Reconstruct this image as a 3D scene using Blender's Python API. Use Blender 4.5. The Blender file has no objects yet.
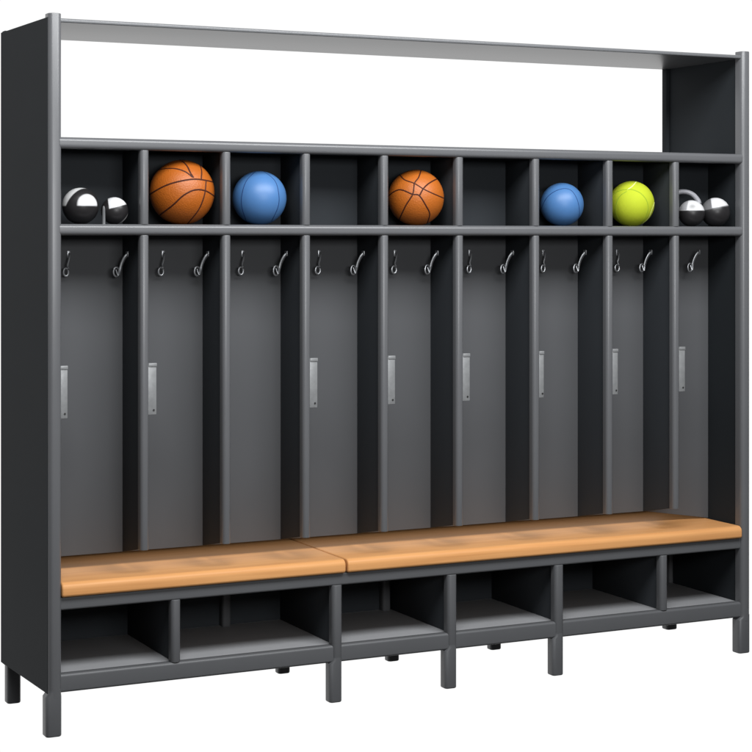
import bpy, bmesh, math, random
from mathutils import Vector, Matrix
random.seed(3)
S = bpy.context.scene
COL = S.collection

# ------------------------------------------------------------------ camera
YAW, CX, CY, CZ, F = 0.4539, -1.5423, -5.4672, 1.5159, 1836.0
cam_d = bpy.data.cameras.new('camera'); cam = bpy.data.objects.new('camera', cam_d); COL.objects.link(cam)
cam.location = (CX, CY, CZ); cam.rotation_euler = (math.pi/2, 0, -YAW)
cam_d.sensor_width = 36; cam_d.lens = F/752*36; cam_d.shift_y = -(376-239.98)/752
cam_d.clip_start = .1; cam_d.clip_end = 100
S.camera = cam

# ------------------------------------------------------------------ studio: white backdrop side, dim room side
W_ = bpy.data.worlds.new('World'); S.world = W_; W_.use_nodes = True
nt = W_.node_tree; nt.nodes.clear()
tc = nt.nodes.new('ShaderNodeTexCoord'); sep = nt.nodes.new('ShaderNodeSeparateXYZ')
mr = nt.nodes.new('ShaderNodeMapRange'); mr.interpolation_type = 'SMOOTHSTEP'
mr.inputs['From Min'].default_value = -.05; mr.inputs['From Max'].default_value = .5
mr.inputs['To Min'].default_value = .10; mr.inputs['To Max'].default_value = 1.02
bg = nt.nodes.new('ShaderNodeBackground'); out = nt.nodes.new('ShaderNodeOutputWorld')
nt.links.new(tc.outputs['Generated'], sep.inputs[0]); nt.links.new(sep.outputs['Y'], mr.inputs['Value'])
mz = nt.nodes.new('ShaderNodeMapRange'); mz.interpolation_type = 'SMOOTHSTEP'
mz.inputs['From Min'].default_value = -.80; mz.inputs['From Max'].default_value = -.45; mz.inputs['To Min'].default_value = .15
mm_ = nt.nodes.new('ShaderNodeMath'); mm_.operation = 'MULTIPLY'
nt.links.new(sep.outputs['Z'], mz.inputs['Value']); nt.links.new(mr.outputs[0], mm_.inputs[0]); nt.links.new(mz.outputs[0], mm_.inputs[1])
nt.links.new(mm_.outputs[0], bg.inputs['Strength']); bg.inputs['Color'].default_value = (1, 1, 1, 1)
nt.links.new(bg.outputs[0], out.inputs[0])

# ------------------------------------------------------------------ lamps
def area(name, loc, target, size, sy, power, col=(1, 1, 1)):
    l = bpy.data.lights.new(name, 'AREA'); l.shape = 'RECTANGLE'; l.size = size; l.size_y = sy
    l.energy = power; l.color = col
    o = bpy.data.objects.new(name, l); COL.objects.link(o); o.location = loc
    o.rotation_euler = (Vector(target)-Vector(loc)).to_track_quat('-Z', 'Y').to_euler()
area('key_softbox', (1.1, -2.25, 3.6), (1.3, 0, 1.2), 4.2, 1.3, 245, (.975, .99, 1))
area('front_softbox', (0.3, -5.6, 2.2), (1.3, 0, .8), 2.6, .8, 95, (.985, .995, 1))
S.view_settings.view_transform = 'Standard'; S.view_settings.look = 'None'
S.view_settings.exposure = 0; S.view_settings.gamma = 1

# ------------------------------------------------------------------ materials
def mat(name, col, rough=.5, spec=.5, metal=0, noise=0., nscale=4., bump=0., bscale=300., coat=0.):
    m = bpy.data.materials.new(name); m.use_nodes = True; t = m.node_tree; b = t.nodes['Principled BSDF']
    b.inputs['Base Color'].default_value = (*col, 1); b.inputs['Roughness'].default_value = rough
    b.inputs['Specular IOR Level'].default_value = spec; b.inputs['Metallic'].default_value = metal
    b.inputs['Coat Weight'].default_value = coat; b.inputs['Coat Roughness'].default_value = .25
    tcn = t.nodes.new('ShaderNodeTexCoord')
    if noise:
        n = t.nodes.new('ShaderNodeTexNoise'); n.inputs['Scale'].default_value = nscale; n.inputs['Detail'].default_value = 4
        t.links.new(tcn.outputs['Object'], n.inputs['Vector'])
        mx = t.nodes.new('ShaderNodeMix'); mx.data_type = 'RGBA'
        mx.inputs[6].default_value = (*[c*(1-noise) for c in col], 1); mx.inputs[7].default_value = (*[min(1, c*(1+noise)) for c in col], 1)
        t.links.new(n.outputs['Fac'], mx.inputs[0]); t.links.new(mx.outputs[2], b.inputs['Base Color'])
    if bump:
        n2 = t.nodes.new('ShaderNodeTexNoise'); n2.inputs['Scale'].default_value = bscale
        t.links.new(tcn.outputs['Object'], n2.inputs['Vector'])
        bp = t.nodes.new('ShaderNodeBump'); bp.inputs['Strength'].default_value = bump; bp.inputs['Distance'].default_value = .002
        t.links.new(n2.outputs['Fac'], bp.inputs['Height']); t.links.new(bp.outputs[0], b.inputs['Normal'])
    return m
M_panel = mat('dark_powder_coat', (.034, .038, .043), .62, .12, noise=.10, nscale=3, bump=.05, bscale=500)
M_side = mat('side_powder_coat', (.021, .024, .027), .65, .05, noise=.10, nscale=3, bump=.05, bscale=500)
M_back = mat('back_board', (.086, .088, .093), .6, .12, noise=.08, nscale=3, bump=.05, bscale=500)
M_trim = mat('satin_grey_steel', (.105, .107, .113), .30, .5, noise=.06, nscale=6, bump=.04, bscale=400)
M_top = mat('top_sheet_steel', (.115, .118, .124), .32, .5, noise=.06, nscale=6)
M_leg = mat('leg_steel', (.085, .087, .092), .42, .35, noise=.06, nscale=6, bump=.04, bscale=400)
M_deck = mat('deck_steel', (.24, .243, .252), .5, .4, noise=.06, nscale=5, bump=.04, bscale=400)
M_metal = mat('brushed_zinc', (.24, .245, .25), .42, .5, metal=.25, noise=.22, nscale=60, bump=.15, bscale=120)
M_hook = mat('chrome_wire', (.46, .47, .49), .38, .5, metal=.8, noise=.1, nscale=80)
M_screw = mat('dark_screw', (.05, .05, .05), .4, .5, metal=.6)

# wood: long grain along X
M_wood = bpy.data.materials.new('varnished_beech'); M_wood.use_nodes = True
t = M_wood.node_tree; b = t.nodes['Principled BSDF']
tcn = t.nodes.new('ShaderNodeTexCoord'); mp = t.nodes.new('ShaderNodeMapping'); mp.inputs['Scale'].default_value = (1.6, 34, 34)
t.links.new(tcn.outputs['Object'], mp.inputs[0])
n = t.nodes.new('ShaderNodeTexNoise'); n.inputs['Scale'].default_value = 1.6; n.inputs['Detail'].default_value = 7; n.inputs['Distortion'].default_value = .6
t.links.new(mp.outputs[0], n.inputs['Vector'])
r = t.nodes.new('ShaderNodeValToRGB'); r.color_ramp.elements[0].position = .3; r.color_ramp.elements[0].color = (.56, .262, .095, 1)
r.color_ramp.elements[1].position = .7; r.color_ramp.elements[1].color = (.63, .315, .122, 1)
t.links.new(n.outputs['Fac'], r.inputs[0])
mp2 = t.nodes.new('ShaderNodeMapping'); mp2.inputs['Scale'].default_value = (4, 260, 260); t.links.new(tcn.outputs['Object'], mp2.inputs[0])
n2 = t.nodes.new('ShaderNodeTexNoise'); n2.inputs['Scale'].default_value = 1.; n2.inputs['Detail'].default_value = 2; t.links.new(mp2.outputs[0], n2.inputs['Vector'])
mr2 = t.nodes.new('ShaderNodeMapRange'); mr2.inputs['To Min'].default_value = .9; mr2.inputs['To Max'].default_value = 1.08; t.links.new(n2.outputs['Fac'], mr2.inputs['Value'])
mx = t.nodes.new('ShaderNodeMix'); mx.data_type = 'RGBA'; mx.blend_type = 'MULTIPLY'; mx.inputs[0].default_value = 1
t.links.new(r.outputs[0], mx.inputs[6]); t.links.new(mr2.outputs[0], mx.inputs[7]); t.links.new(mx.outputs[2], b.inputs['Base Color'])
b.inputs['Roughness'].default_value = .40; b.inputs['Specular IOR Level'].default_value = .14

def ball_mat(name, c1, rough, bump, bscale, spec=.4):
    return mat(name, c1, rough, spec, noise=.07, nscale=14, bump=bump, bscale=bscale)
M_basket = ball_mat('orange_pebbled_rubber', (.36, .090, .008), .45, .6, 230)
M_basket2 = ball_mat('orange_pebbled_rubber_pale', (.38, .099, .010), .45, .6, 230)
M_seamb = mat('seam_brown', (.05, .012, .006), .6, .2)
M_blue = ball_mat('blue_rubber', (.058, .155, .35), .42, .1, 500)
M_seamblue = mat('seam_navy', (.012, .04, .13), .6, .2)
M_tennis = ball_mat('yellow_green_felt', (.40, .47, .022), .75, .5, 700, .2)
M_seamt = mat('seam_olive', (.26, .36, .02), .7, .2)
M_seam_highlight = mat('pale_seam_and_highlight', (.80, .90, .35), .7, .2)  # pale seam colour, also used for the painted highlight on the tennis ball
M_black = mat('black_rubber', (.018, .017, .018), .42, .4, noise=.1, nscale=20)
M_white = mat('white_patch', (.72, .72, .73), .4, .4, noise=.1, nscale=30)
M_silver = mat('silver_patch', (.25, .25, .27), .35, .5, noise=.15, nscale=30)

# ------------------------------------------------------------------ mesh helpers
def link(name, bm, m, parent=None, smooth=True):
    bmesh.ops.recalc_face_normals(bm, faces=bm.faces)
    me = bpy.data.meshes.new(name); bm.to_mesh(me); bm.free()
    mm = m if isinstance(m, (list, tuple)) else [m]
    for x in mm: me.materials.append(x)
    o = bpy.data.objects.new(name, me); COL.objects.link(o)
    if parent: o.parent = parent
    if smooth:
        for p in me.polygons: p.use_smooth = True
        me.set_sharp_from_angle(angle=math.radians(38))
    return o
def box(bm, x0, x1, y0, y1, z0, z1, bev=.0015, seg=2):
    b2 = bmesh.new()
    bmesh.ops.create_cube(b2, size=1)
    for v in b2.verts:
        v.co = Vector((x0+(v.co.x+.5)*(x1-x0), y0+(v.co.y+.5)*(y1-y0), z0+(v.co.z+.5)*(z1-z0)))
    if bev: bmesh.ops.bevel(b2, geom=list(b2.edges), offset=bev, segments=seg, profile=.5, affect='EDGES', clamp_overlap=True)
    merge(bm, b2)
def merge(bm, b2):
    me = bpy.data.meshes.new('tmp'); b2.to_mesh(me); b2.free(); bm.from_mesh(me); bpy.data.meshes.remove(me)
def prism(bm, prof, axis, a, b_, bev=0.003):
    """extrude a closed 2-D profile along an axis; profile coords are the other two axes in order"""
    b2 = bmesh.new()
    def mk(p, t_):
        if axis == 'z': return (p[0], p[1], t_)
        if axis == 'x': return (t_, p[0], p[1])
        return (p[0], t_, p[1])
    A = [b2.verts.new(mk(p, a)) for p in prof]; B = [b2.verts.new(mk(p, b_)) for p in prof]
    fa = b2.faces.new(A); fb = b2.faces.new(list(reversed(B)))
    n_ = len(prof)
    for i in range(n_): b2.faces.new((A[i], B[i], B[(i+1) % n_], A[(i+1) % n_]))
    bmesh.ops.recalc_face_normals(b2, faces=b2.faces)
    if bev: bmesh.ops.bevel(b2, geom=list(fa.edges)+list(fb.edges), offset=bev, segments=3, profile=.5, affect='EDGES', clamp_overlap=True)
    merge(bm, b2)
def rounded(u0, u1, v0, v1, rs, n_=7):
    """rounded rectangle; rs = radii at (u0,v0),(u1,v0),(u1,v1),(u0,v1)"""
    pts = []
    for (cu, cv, su, sv, r_, a0) in ((u0, v0, 1, 1, rs[0], 180), (u1, v0, -1, 1, rs[1], 270), (u1, v1, -1, -1, rs[2], 0), (u0, v1, 1, -1, rs[3], 90)):
        if r_ <= 0: pts.append((cu, cv)); continue
        ox, oy = cu+su*r_, cv+sv*r_
        for k in range(n_+1):
            a = math.radians(a0+90*k/n_); pts.append((ox+r_*math.cos(a), oy+r_*math.sin(a)))
    return pts
def tube(bm, pts, rad, seg=10, flat=None, cap=True):
    """sweep a circle (or flattened ellipse) along pts; rad number or list"""
    P = [Vector(p) for p in pts]; n_ = len(P); rings = []
    up = None
    for i, p in enumerate(P):
        d = (P[min(i+1, n_-1)]-P[max(i-1, 0)]).normalized()
        if up is None:
            up = Vector((0, -1, 0)) if abs(d.y) < .9 else Vector((1, 0, 0))
        s_ = d.cross(up).normalized(); up = s_.cross(d).normalized()
        r_ = rad[i] if isinstance(rad, (list, tuple)) else rad
        f_ = flat if flat else 1
        rings.append([bm.verts.new(p+s_*math.cos(2*math.pi*k/seg)*r_+up*math.sin(2*math.pi*k/seg)*r_*f_) for k in range(seg)])
    for a, b_ in zip(rings, rings[1:]):
        for k in range(seg): bm.faces.new((a[k], b_[k], b_[(k+1) % seg], a[(k+1) % seg]))
    if cap: bm.faces.new(rings[0]); bm.faces.new(list(reversed(rings[-1])))
def catmull(pts, sub=8):
    P = [Vector(p) for p in pts]; P = [P[0]*2-P[1]]+P+[P[-1]*2-P[-2]]; out_ = []
    for i in range(1, len(P)-2):
        for k in range(sub):
            t_ = k/sub; a, b_, c, d = P[i-1:i+3]
            out_.append(.5*((2*b_)+(c-a)*t_+(2*a-5*b_+4*c-d)*t_*t_+(3*b_-a-3*c+d)*t_**3))
    out_.append(P[-2]); return out_
def thing(name, label, cat, loc=(0, 0, 0), group=None):
    o = bpy.data.objects.new(name, None); COL.objects.link(o); o.location = loc
    o['label'] = label; o['category'] = cat
    if group: o['group'] = group
    return o
def part(name, m, parent, build, label=None):
    bm = bmesh.new(); build(bm); o = link(name, bm, m, parent)
    if label: o['label'] = label
    return o

# ------------------------------------------------------------------ dimensions (metres), X along the front, Y to the back
Wd, D, H = 2.651, .485, 2.2
LX = .048; RX = Wd-.038         # inner faces of the side panels
WALL = .20                      # locker back board
Z1B, Z1T = 1.7953, 1.8309       # top shelf
Z2B, Z2T = 1.5301, 1.5649       # ball shelf
DB = .550                       # bottom of the locker dividers
BB, BT = .4234, .4686           # bench slab
RB = .383                       # rail bottom
SB, ST = .1312, .1878           # lower deck
PX = [.321, .595, .873, 1.157, 1.44, 1.741, 2.043, 2.327]   # divider centres
FX = [.425, .983, 1.411, 1.834, 2.275]                       # lower divider centres

L = thing('locker_bench', 'dark grey steel open locker unit with ball cubbies, coat hooks and a built-in wooden bench', 'locker bench')

# side panels
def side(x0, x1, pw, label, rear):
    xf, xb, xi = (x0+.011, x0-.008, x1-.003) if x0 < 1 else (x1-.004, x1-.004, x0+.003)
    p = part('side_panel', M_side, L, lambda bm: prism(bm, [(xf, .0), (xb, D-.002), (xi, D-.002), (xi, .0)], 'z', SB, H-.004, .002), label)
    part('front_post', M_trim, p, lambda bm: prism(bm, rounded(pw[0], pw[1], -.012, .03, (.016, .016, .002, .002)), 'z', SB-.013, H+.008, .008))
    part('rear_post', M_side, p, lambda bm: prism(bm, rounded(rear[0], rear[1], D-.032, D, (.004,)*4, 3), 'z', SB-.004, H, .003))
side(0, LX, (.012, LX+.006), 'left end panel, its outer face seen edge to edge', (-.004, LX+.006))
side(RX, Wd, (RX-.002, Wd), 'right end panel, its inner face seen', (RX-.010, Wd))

# top sheet (open behind, no back board above the top shelf)
part('top_panel', M_top, L, lambda bm: prism(bm, rounded(-.004, D, H-.019, H-.006, (.004, .003, .003, .006)), 'x', LX-.001, RX+.001, 0))

# two full-width shelves
for zb, zt in ((Z1B, Z1T), (Z2B, Z2T)):
    s_ = part('shelf', M_panel, L, lambda bm: box(bm, LX-.001, RX+.001, .012, WALL+.002, zb+.006, zt-.0015))
    part('edge_trim', M_trim, s_, lambda bm: prism(bm, rounded(-.010, .02, zb, zt, (.013, .002, .002, .013)), 'x', LX-.001, RX+.001, 0))

# back boards: cubbies, lockers and the low compartments
part('locker_back_panel', M_back, L, lambda bm: prism(bm, [(LX-.002, .513), (PX[-1], .513), (RX+.002, BT+.0005), (RX+.002, Z2B+.006), (LX-.002, Z2B+.006)], 'y', WALL, WALL+.014, .001))
part('cubby_back_panel', M_panel, L, lambda bm: box(bm, LX-.002, RX+.002, WALL, WALL+.014, Z2B+.0065, Z1T-.003))
part('lower_back_panel', M_panel, L, lambda bm: box(bm, LX-.002, RX+.002, D-.022, D-.010, SB+.003, .548))  # upper strip added unseen behind the bench to block backdrop reflections on the seat

# dividers
def divider(name, xc, z0, z1, w, y1, wp=.012):
    d_ = part(name, M_panel, L, lambda bm: box(bm, xc-wp/2, xc+wp/2, .012, y1, z0, z1))
    part('edge_post', M_trim, d_, lambda bm: prism(bm, rounded(xc-w/2, xc+w/2, -.006, .022, (.0125, .0125, .002, .002)), 'z', z0, z1, .004))
    return d_
for x in PX: divider('cubby_divider', x, Z2T-.001, Z1B+.001, .029, WALL+.002)
for x in PX:
    d_ = part('locker_divider', M_panel, L, lambda bm: prism(bm, [(.012, DB), (.012, Z2B+.001), (WALL+.002, Z2B+.001), (WALL+.002, .512)], 'x', x-.006, x+.006, .0015))
    part('edge_post', M_trim, d_, lambda bm: prism(bm, rounded(x-.0145, x+.0145, -.006, .022, (.0125, .0125, .002, .002)), 'z', DB-.003, Z2B+.001, .004))

# strike plates on the dividers (third locker has none)
for i, x in [(-1, .0515)]+[(k, PX[k]+.0155) for k in (0, 2, 3, 4, 5, 6, 7)]:
    wpl = {-1: .022, 0: .023, 2: .023, 3: .022, 4: .023, 5: .015, 6: .018, 7: .022}[i]
    def plate(bm, x=x, wpl=wpl):
        box(bm, x-.004, x+wpl, -.002, .004, .970, 1.130, .001)
        box(bm, x-.002, x+wpl-.006, .004, .05, .985, 1.115, .001)
        box(bm, x-.003, x+wpl+.001, -.0045, .004, 1.1195, 1.131, .0015)
    pl = part('strike_plate', M_metal, L, plate)
    def scr(bm, x=x, wpl=wpl):
        for z in (.984,):
            m4 = Matrix.Translation((x+wpl*.62, -.0025, z)) @ Matrix.Rotation(math.pi/2, 4, 'X')
            bmesh.ops.create_cone(bm, cap_ends=True, segments=14, radius1=.0035, radius2=.003, depth=.003, matrix=m4)
    part('screw', M_screw, pl, scr)

# coat hooks: a straight wire hook on the back board and a sloping one off each divider
def ring_pts(c, rx, rz, a0, a1, n_=16, sk=0):
    return [(c[0]+rx*math.cos(math.radians(a0+(a1-a0)*k/n_)), c[1], c[2]+rz*math.sin(math.radians(a0+(a1-a0)*k/n_))) for k in range(n_+1)]
def hook_back(bm, x, v):
    Y = WALL
    w = .0031
    tube(bm, catmull([(x+.016, Y+.002, 1.474), (x+.015, Y-.014, 1.470), (x+.010, Y-.020, 1.452), (x+.006, Y-.020, 1.436), (x+.008, Y-.024, 1.424)]), w, 8)
    box(bm, x+.010, x+.021, Y-.004, Y+.001, 1.458, 1.482, .002)
    tube(bm, ring_pts((x, Y-.024, 1.414), .0085+.001*v, .0125, 55, 395), w, 8)
def hook_side(bm, x, v):
    Y = .150       # x = divider's left face
    pts = catmull([(x+.001, Y, 1.470), (x-.008, Y+.002, 1.460), (x-.017, Y+.006, 1.440), (x-.022, Y+.008, 1.420), (x-.026, Y+.008, 1.404)])
    n_ = len(pts)
    tube(bm, pts, [.0066-.0026*k/(n_-1) for k in range(n_)], 10, flat=.35)
    box(bm, x-.003, x+.001, Y-.010, Y+.010, 1.462, 1.480, .0015)
    tube(bm, ring_pts((x-.034, Y+.008, 1.414), .0095, .0150+.001*v, 30, 395), .0030, 8)
    tube(bm, catmull([(x-.038, Y, 1.422), (x-.033, Y-.006, 1.404), (x-.028, Y-.002, 1.424)]), .0024, 8)
BHX = [.121, .437, .715, .993, 1.28, 1.574, 1.876, 2.191, 2.478]
for i, x in enumerate(BHX):
    if i == 8: continue
    part('coat_hook', M_hook, L, lambda bm: hook_back(bm, x, random.uniform(-1, 1)))
SHX = [x-.006 for x in PX]+[2.535]
for i, x in enumerate(SHX):
    part('coat_hook', M_hook, L, lambda bm: hook_side(bm, x, random.uniform(-1, 1)))

# bench slabs, rail, lower deck, compartments and legs
SPL = 1.012
def slab(bm, x0, x1):
    b2 = bmesh.new()
    pr = rounded(-.016, .46, BB, BT, (.010, .006, .008, .020), 8)
    prism(b2, pr, 'x', x0, x1, 0)
    bmesh.ops.remove_doubles(b2, verts=b2.verts, dist=1e-5)
    ed = [e for e in b2.edges if abs(e.verts[0].co.x-e.verts[1].co.x) < 1e-6]
    bmesh.ops.bevel(b2, geom=ed, offset=.006, segments=4, profile=.5, affect='EDGES', clamp_overlap=True)
    merge(bm, b2)
part('bench_seat', M_wood, L, lambda bm: slab(bm, LX+.005, SPL-.0035), 'short bench slab at the left')
part('bench_seat', M_wood, L, lambda bm: slab(bm, SPL+.0035, RX-.003), 'long bench slab at the right')
part('bench_rail', M_leg, L, lambda bm: prism(bm, rounded(.0, .03, RB, BB-.001, (.006, .003, .002, .004)), 'x', LX-.001, RX+.001, 0))
dk = part('lower_deck', M_deck, L, lambda bm: box(bm, LX-.001, RX+.001, .02, D-.008, ST-.022, ST-.0015))
part('edge_trim', M_leg, dk, lambda bm: prism(bm, rounded(-.002, .026, SB, ST, (.008, .003, .002, .009)), 'x', LX-.001, RX+.001, 0))
for k, x in enumerate(FX):
    d_ = part('compartment_divider', M_panel, L, lambda bm: box(bm, x-.006, x+.006, .014, D-.02, ST-.002, RB+.015))
    if k in (0, 4):
        part('edge_post', M_leg, d_, lambda bm: prism(bm, rounded(x-.016, x+.016, -.004, .026, (.0135, .0135, .002, .002)), 'z', ST-.001, RB+.001, .004))
    else:
        part('edge_post', M_leg, d_, lambda bm: prism(bm, rounded(x-.018, x+.018, -.007, .026, (.014, .014, .002, .002)), 'z', SB+.003, RB+.001, .004))
def leg(x0, x1, y0, y1, top, tx0, tx1):
    def f(bm):
        b2 = bmesh.new(); rr = (.013, .013, .006, .006)
        A = rounded(x0, x1, y0, y1, rr, 5); T = rounded(tx0, tx1, y0, y1, rr, 5)
        Z = [(A, 0), (A, top-.009), (T, top+.001), (T, top+.010)]; R_ = [[b2.verts.new((p[0], p[1], z)) for p in P] for P, z in Z]
        fb = b2.faces.new(R_[0]); b2.faces.new(list(reversed(R_[-1])))
        for a, b_ in zip(R_, R_[1:]):
            for k in range(len(a)): b2.faces.new((a[k], b_[k], b_[(k+1) % len(a)], a[(k+1) % len(a)]))
        bmesh.ops.recalc_face_normals(b2, faces=b2.faces)
        bmesh.ops.bevel(b2, geom=list(fb.edges), offset=.005, segments=3, profile=.5, affect='EDGES', clamp_overlap=True)
        merge(bm, b2)
    part('leg', M_leg, L, f)
for x in (.983, 1.411, 1.834):
    leg(x-.028, x+.0175, -.0072, .034, SB+.006, x-.0178, x+.0178)
    leg(x-.022, x+.024, D-.048, D-.012, SB, x-.02, x+.022)
leg(.004, LX+.0065, -.0118, .034, SB, .012, LX+.0055); leg(RX-.014, Wd, -.0115, .034, SB, RX-.002, Wd)
leg(.004, .050, D-.042, D, SB, .006, .05); leg(RX-.012, Wd-.001, D-.042, D-.001, SB, RX-.01, Wd-.001)
for x in (.765, 1.379, 2.297, 2.620-.004):
    part('rear_upright', M_leg, L, lambda bm: prism(bm, rounded(x-.016, x+.016, D-.055, D-.023, (.009, .009, .002, .002), 4), 'z', ST-.002, BB-.002, .003))

# ------------------------------------------------------------------ balls
def face_rot(x, y): return -math.atan2(x-CX, y-CY)
def sphere(bm, R, u=72, v=48): bmesh.ops.create_uvsphere(bm, u_segments=u, v_segments=v, radius=R)
def ball(name, label, cat, x, y, R, m, tilt=0, group=None, up=0.0):
    bm = bmesh.new(); sphere(bm, R); o = link(name, bm, m)
    o.location = (x, y, Z2T+R-.0003+up); o.rotation_euler = (0, tilt, face_rot(x, y))
    o['label'] = label; o['category'] = cat
    if group: o['group'] = group
    return o
def seams(o, R, lines, w, m, name='seam', lift=.25):
    bm = bmesh.new()
    for ln in lines:
        c = catmull([(a, 0, b_) for a, b_ in ln], 10)
        for sgn in (-1, 1):            # same pattern on the far side, joined at the rim
            pts = []
            for p in c:
                rr = math.hypot(p.x, p.z); q = Vector((p.x, 0, p.z))
                if rr > .999: q *= .999/rr; rr = .999
                q.y = sgn*math.sqrt(max(0, 1-rr*rr)); pts.append(q*(R+w*(lift-1)*.9))
            tube(bm, pts, w, 8)
    return link(name, bm, m, o)
def nrm(pts, cx, cy, r): return [((x-cx)/r, (cy-y)/r) for x, y in pts]

b1 = ball('basketball', 'larger orange basketball filling the second cubby from the left', 'basketball', .4795, .095, .1040, M_basket)
c = (192.7, 237, 153)
seams(b1, .1040, [nrm(l, *c) for l in (
    [(40, 165), (75, 135), (150, 128), (205, 143), (242, 170)],
    [(182, 84), (200, 98), (218, 120), (232, 150), (246, 172)],
    [(278, 110), (284, 140), (282, 176)],
    [(36, 252), (50, 243), (120, 208), (190, 188), (260, 179), (344, 189)],
    [(60, 375), (90, 345), (150, 300), (200, 255), (250, 230), (300, 232), (350, 258)],
    [(305, 182), (297, 250), (270, 320), (215, 390)])], .0038, M_seamb)
b2 = ball('basketball', 'smaller orange basketball in the middle cubby with crossing seams facing out', 'basketball', 1.3255, .1, .0955, M_basket2)
c = (346, 346, 210)
seams(b2, .0955, [nrm(l, *c) for l in (
    [(190, 205), (210, 165), (260, 215), (335, 245), (400, 285), (470, 318), (556, 352)],
    [(138, 335), (190, 300), (240, 292), (320, 325), (370, 335), (420, 410), (448, 470), (430, 540)],
    [(385, 140), (365, 200), (335, 245), (322, 325), (270, 410), (210, 532)],
    [(500, 208), (440, 245), (400, 285), (370, 340)])], .0034, M_seamb)
b3 = ball('playground_ball', 'larger blue rubber ball in the third cubby with two upright seams', 'ball', .7495, .1, .0884, M_blue)
c = (561, 270, 127)
seams(b3, .0884, [nrm(l, *c) for l in (
    [(545, 144), (502, 190), (481, 250), (479, 310), (500, 382)],
    [(580, 144), (632, 190), (650, 250), (648, 310), (615, 385)])], .0030, M_seamblue, lift=.15)
b4 = ball('playground_ball', 'smaller blue rubber ball left of the yellow green ball, one curved seam', 'ball', 1.9082, .1, .0770, M_blue)
c = (316, 335, 163)
seams(b4, .0770, [nrm(l, *c) for l in (
    [(158, 372), (200, 290), (260, 240), (330, 218), (385, 232), (425, 290), (445, 370), (440, 440), (410, 468)],)], .0028, M_seamblue, lift=.15)
b5 = ball('tennis_ball', 'large yellow green tennis style ball in the eighth cubby', 'tennis ball', 2.2027, .1, .0822, M_tennis)
c = (338, 413, 243)
seams(b5, .0822, [nrm(l, *c) for l in (
    [(100, 370), (160, 305), (220, 275), (290, 265), (350, 268), (430, 303), (490, 370), (512, 450), (492, 540), (430, 638)],
    [(290, 283), (222, 330), (182, 400), (170, 480), (190, 560), (240, 634)])], .0036, M_seamt, lift=.15)
seams(b5, .0822, [nrm(l, *c) for l in ([(390, 176), (345, 230), (292, 268)],)], .0030, M_seam_highlight, 'seam', .1)  # pale streak: a highlight put into the colour, laid like a seam
seams(b5, .0822, [nrm(l, *c) for l in ([(580, 400), (556, 470), (520, 560), (455, 628)],)], .0024, M_seam_highlight, 'seam', .1)

def patch_mat(name, base, patches, R, rough=.35):
    m = mat(name, base, rough, .4); t = m.node_tree; b = t.nodes['Principled BSDF']
    tcn = t.nodes.new('ShaderNodeTexCoord'); prev = None
    for col, halves in patches:
        fac = None
        for nv, thr in halves:
            vm = t.nodes.new('ShaderNodeVectorMath'); vm.operation = 'DOT_PRODUCT'
            t.links.new(tcn.outputs['Object'], vm.inputs[0]); vm.inputs[1].default_value = [k/R for k in nv]
            mr = t.nodes.new('ShaderNodeMapRange'); mr.inputs['From Min'].default_value = thr-.035; mr.inputs['From Max'].default_value = thr+.035
            t.links.new(vm.outputs['Value'], mr.inputs['Value'])
            if fac is None: fac = mr.outputs[0]
            else:
                mu = t.nodes.new('ShaderNodeMath'); mu.operation = 'MULTIPLY'
                t.links.new(fac, mu.inputs[0]); t.links.new(mr.outputs[0], mu.inputs[1]); fac = mu.outputs[0]
        mx = t.nodes.new('ShaderNodeMix'); mx.data_type = 'RGBA'
        t.links.new(fac, mx.inputs[0])
        if prev is None: mx.inputs[6].default_value = (*base, 1)
        else: t.links.new(prev, mx.inputs[6])
        mx.inputs[7].default_value = (*col, 1); prev = mx.outputs[2]
    t.links.new(prev, b.inputs['Base Color'])
    return m
WH = (.58, .58, .59); BK = (.016, .015, .016)
m1 = patch_mat('black_ball_white_panels', BK, [(WH, [((.457, -.889, .038), .80), ((0, 0, 1), .0)]), ((.5, .5, .5), [((-.685, .555, .475), .187), ((0, 0, 1), 0)])], .0569)
ball('exercise_ball', 'larger black ball with a white half moon and white band, leftmost cubby', 'ball', .1361, .07, .0569, m1)
m2 = patch_mat('black_ball_white_cap', BK, [(WH, [((-.27, 0, .963), .226), ((1, 0, .12), -.37)]), ((.4, .4, .4), [((.65, .4, -.65), .72)])], .0426)
ball('exercise_ball', 'smallest black ball with a white top, right of the metal peg in the leftmost cubby', 'ball', .2429, .06, .0426, m2)
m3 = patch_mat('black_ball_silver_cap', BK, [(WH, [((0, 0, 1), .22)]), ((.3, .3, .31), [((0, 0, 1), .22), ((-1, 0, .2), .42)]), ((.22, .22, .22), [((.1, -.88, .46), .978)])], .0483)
k1 = ball('exercise_ball', 'black ball with a white cap and an arched silver handle, rightmost cubby', 'ball', 2.4376, .06, .0483, m3)
bm = bmesh.new()
tube(bm, catmull([(-.072, .028, .015), (-.070, .038, .055), (-.050, .045, .077), (-.022, .045, .080), (.004, .040, .070), (.022, .028, .050), (.028, .020, .034)], 8), .0095, 12, flat=1.0)
link('handle', bm, M_silver, k1)
m4 = patch_mat('black_ball_two_tone_cap', BK, [((.13, .13, .135), [((-.175, 0, 1), .26)]), (WH, [((-.175, 0, 1), .325), ((1, 0, .15), -.18)])], .0534)
ball('exercise_ball', 'black ball with a grey and white top beside the end panel, rightmost cubby', 'ball', 2.5449, .06, .0534, m4)

bm = bmesh.new()
tube(bm, [(0, 0, 0), (0, 0, .002), (0, 0, .045), (0, 0, .055), (0, 0, .0575)], [.0065, .0055, .0048, .003, .001], 14)
pg = link('metal_peg', bm, M_leg); pg.location = (.196, .022, Z2T-.0003)
pg['label'] = 'small grey metal peg standing between the two black and white balls on the left'; pg['category'] = 'peg'
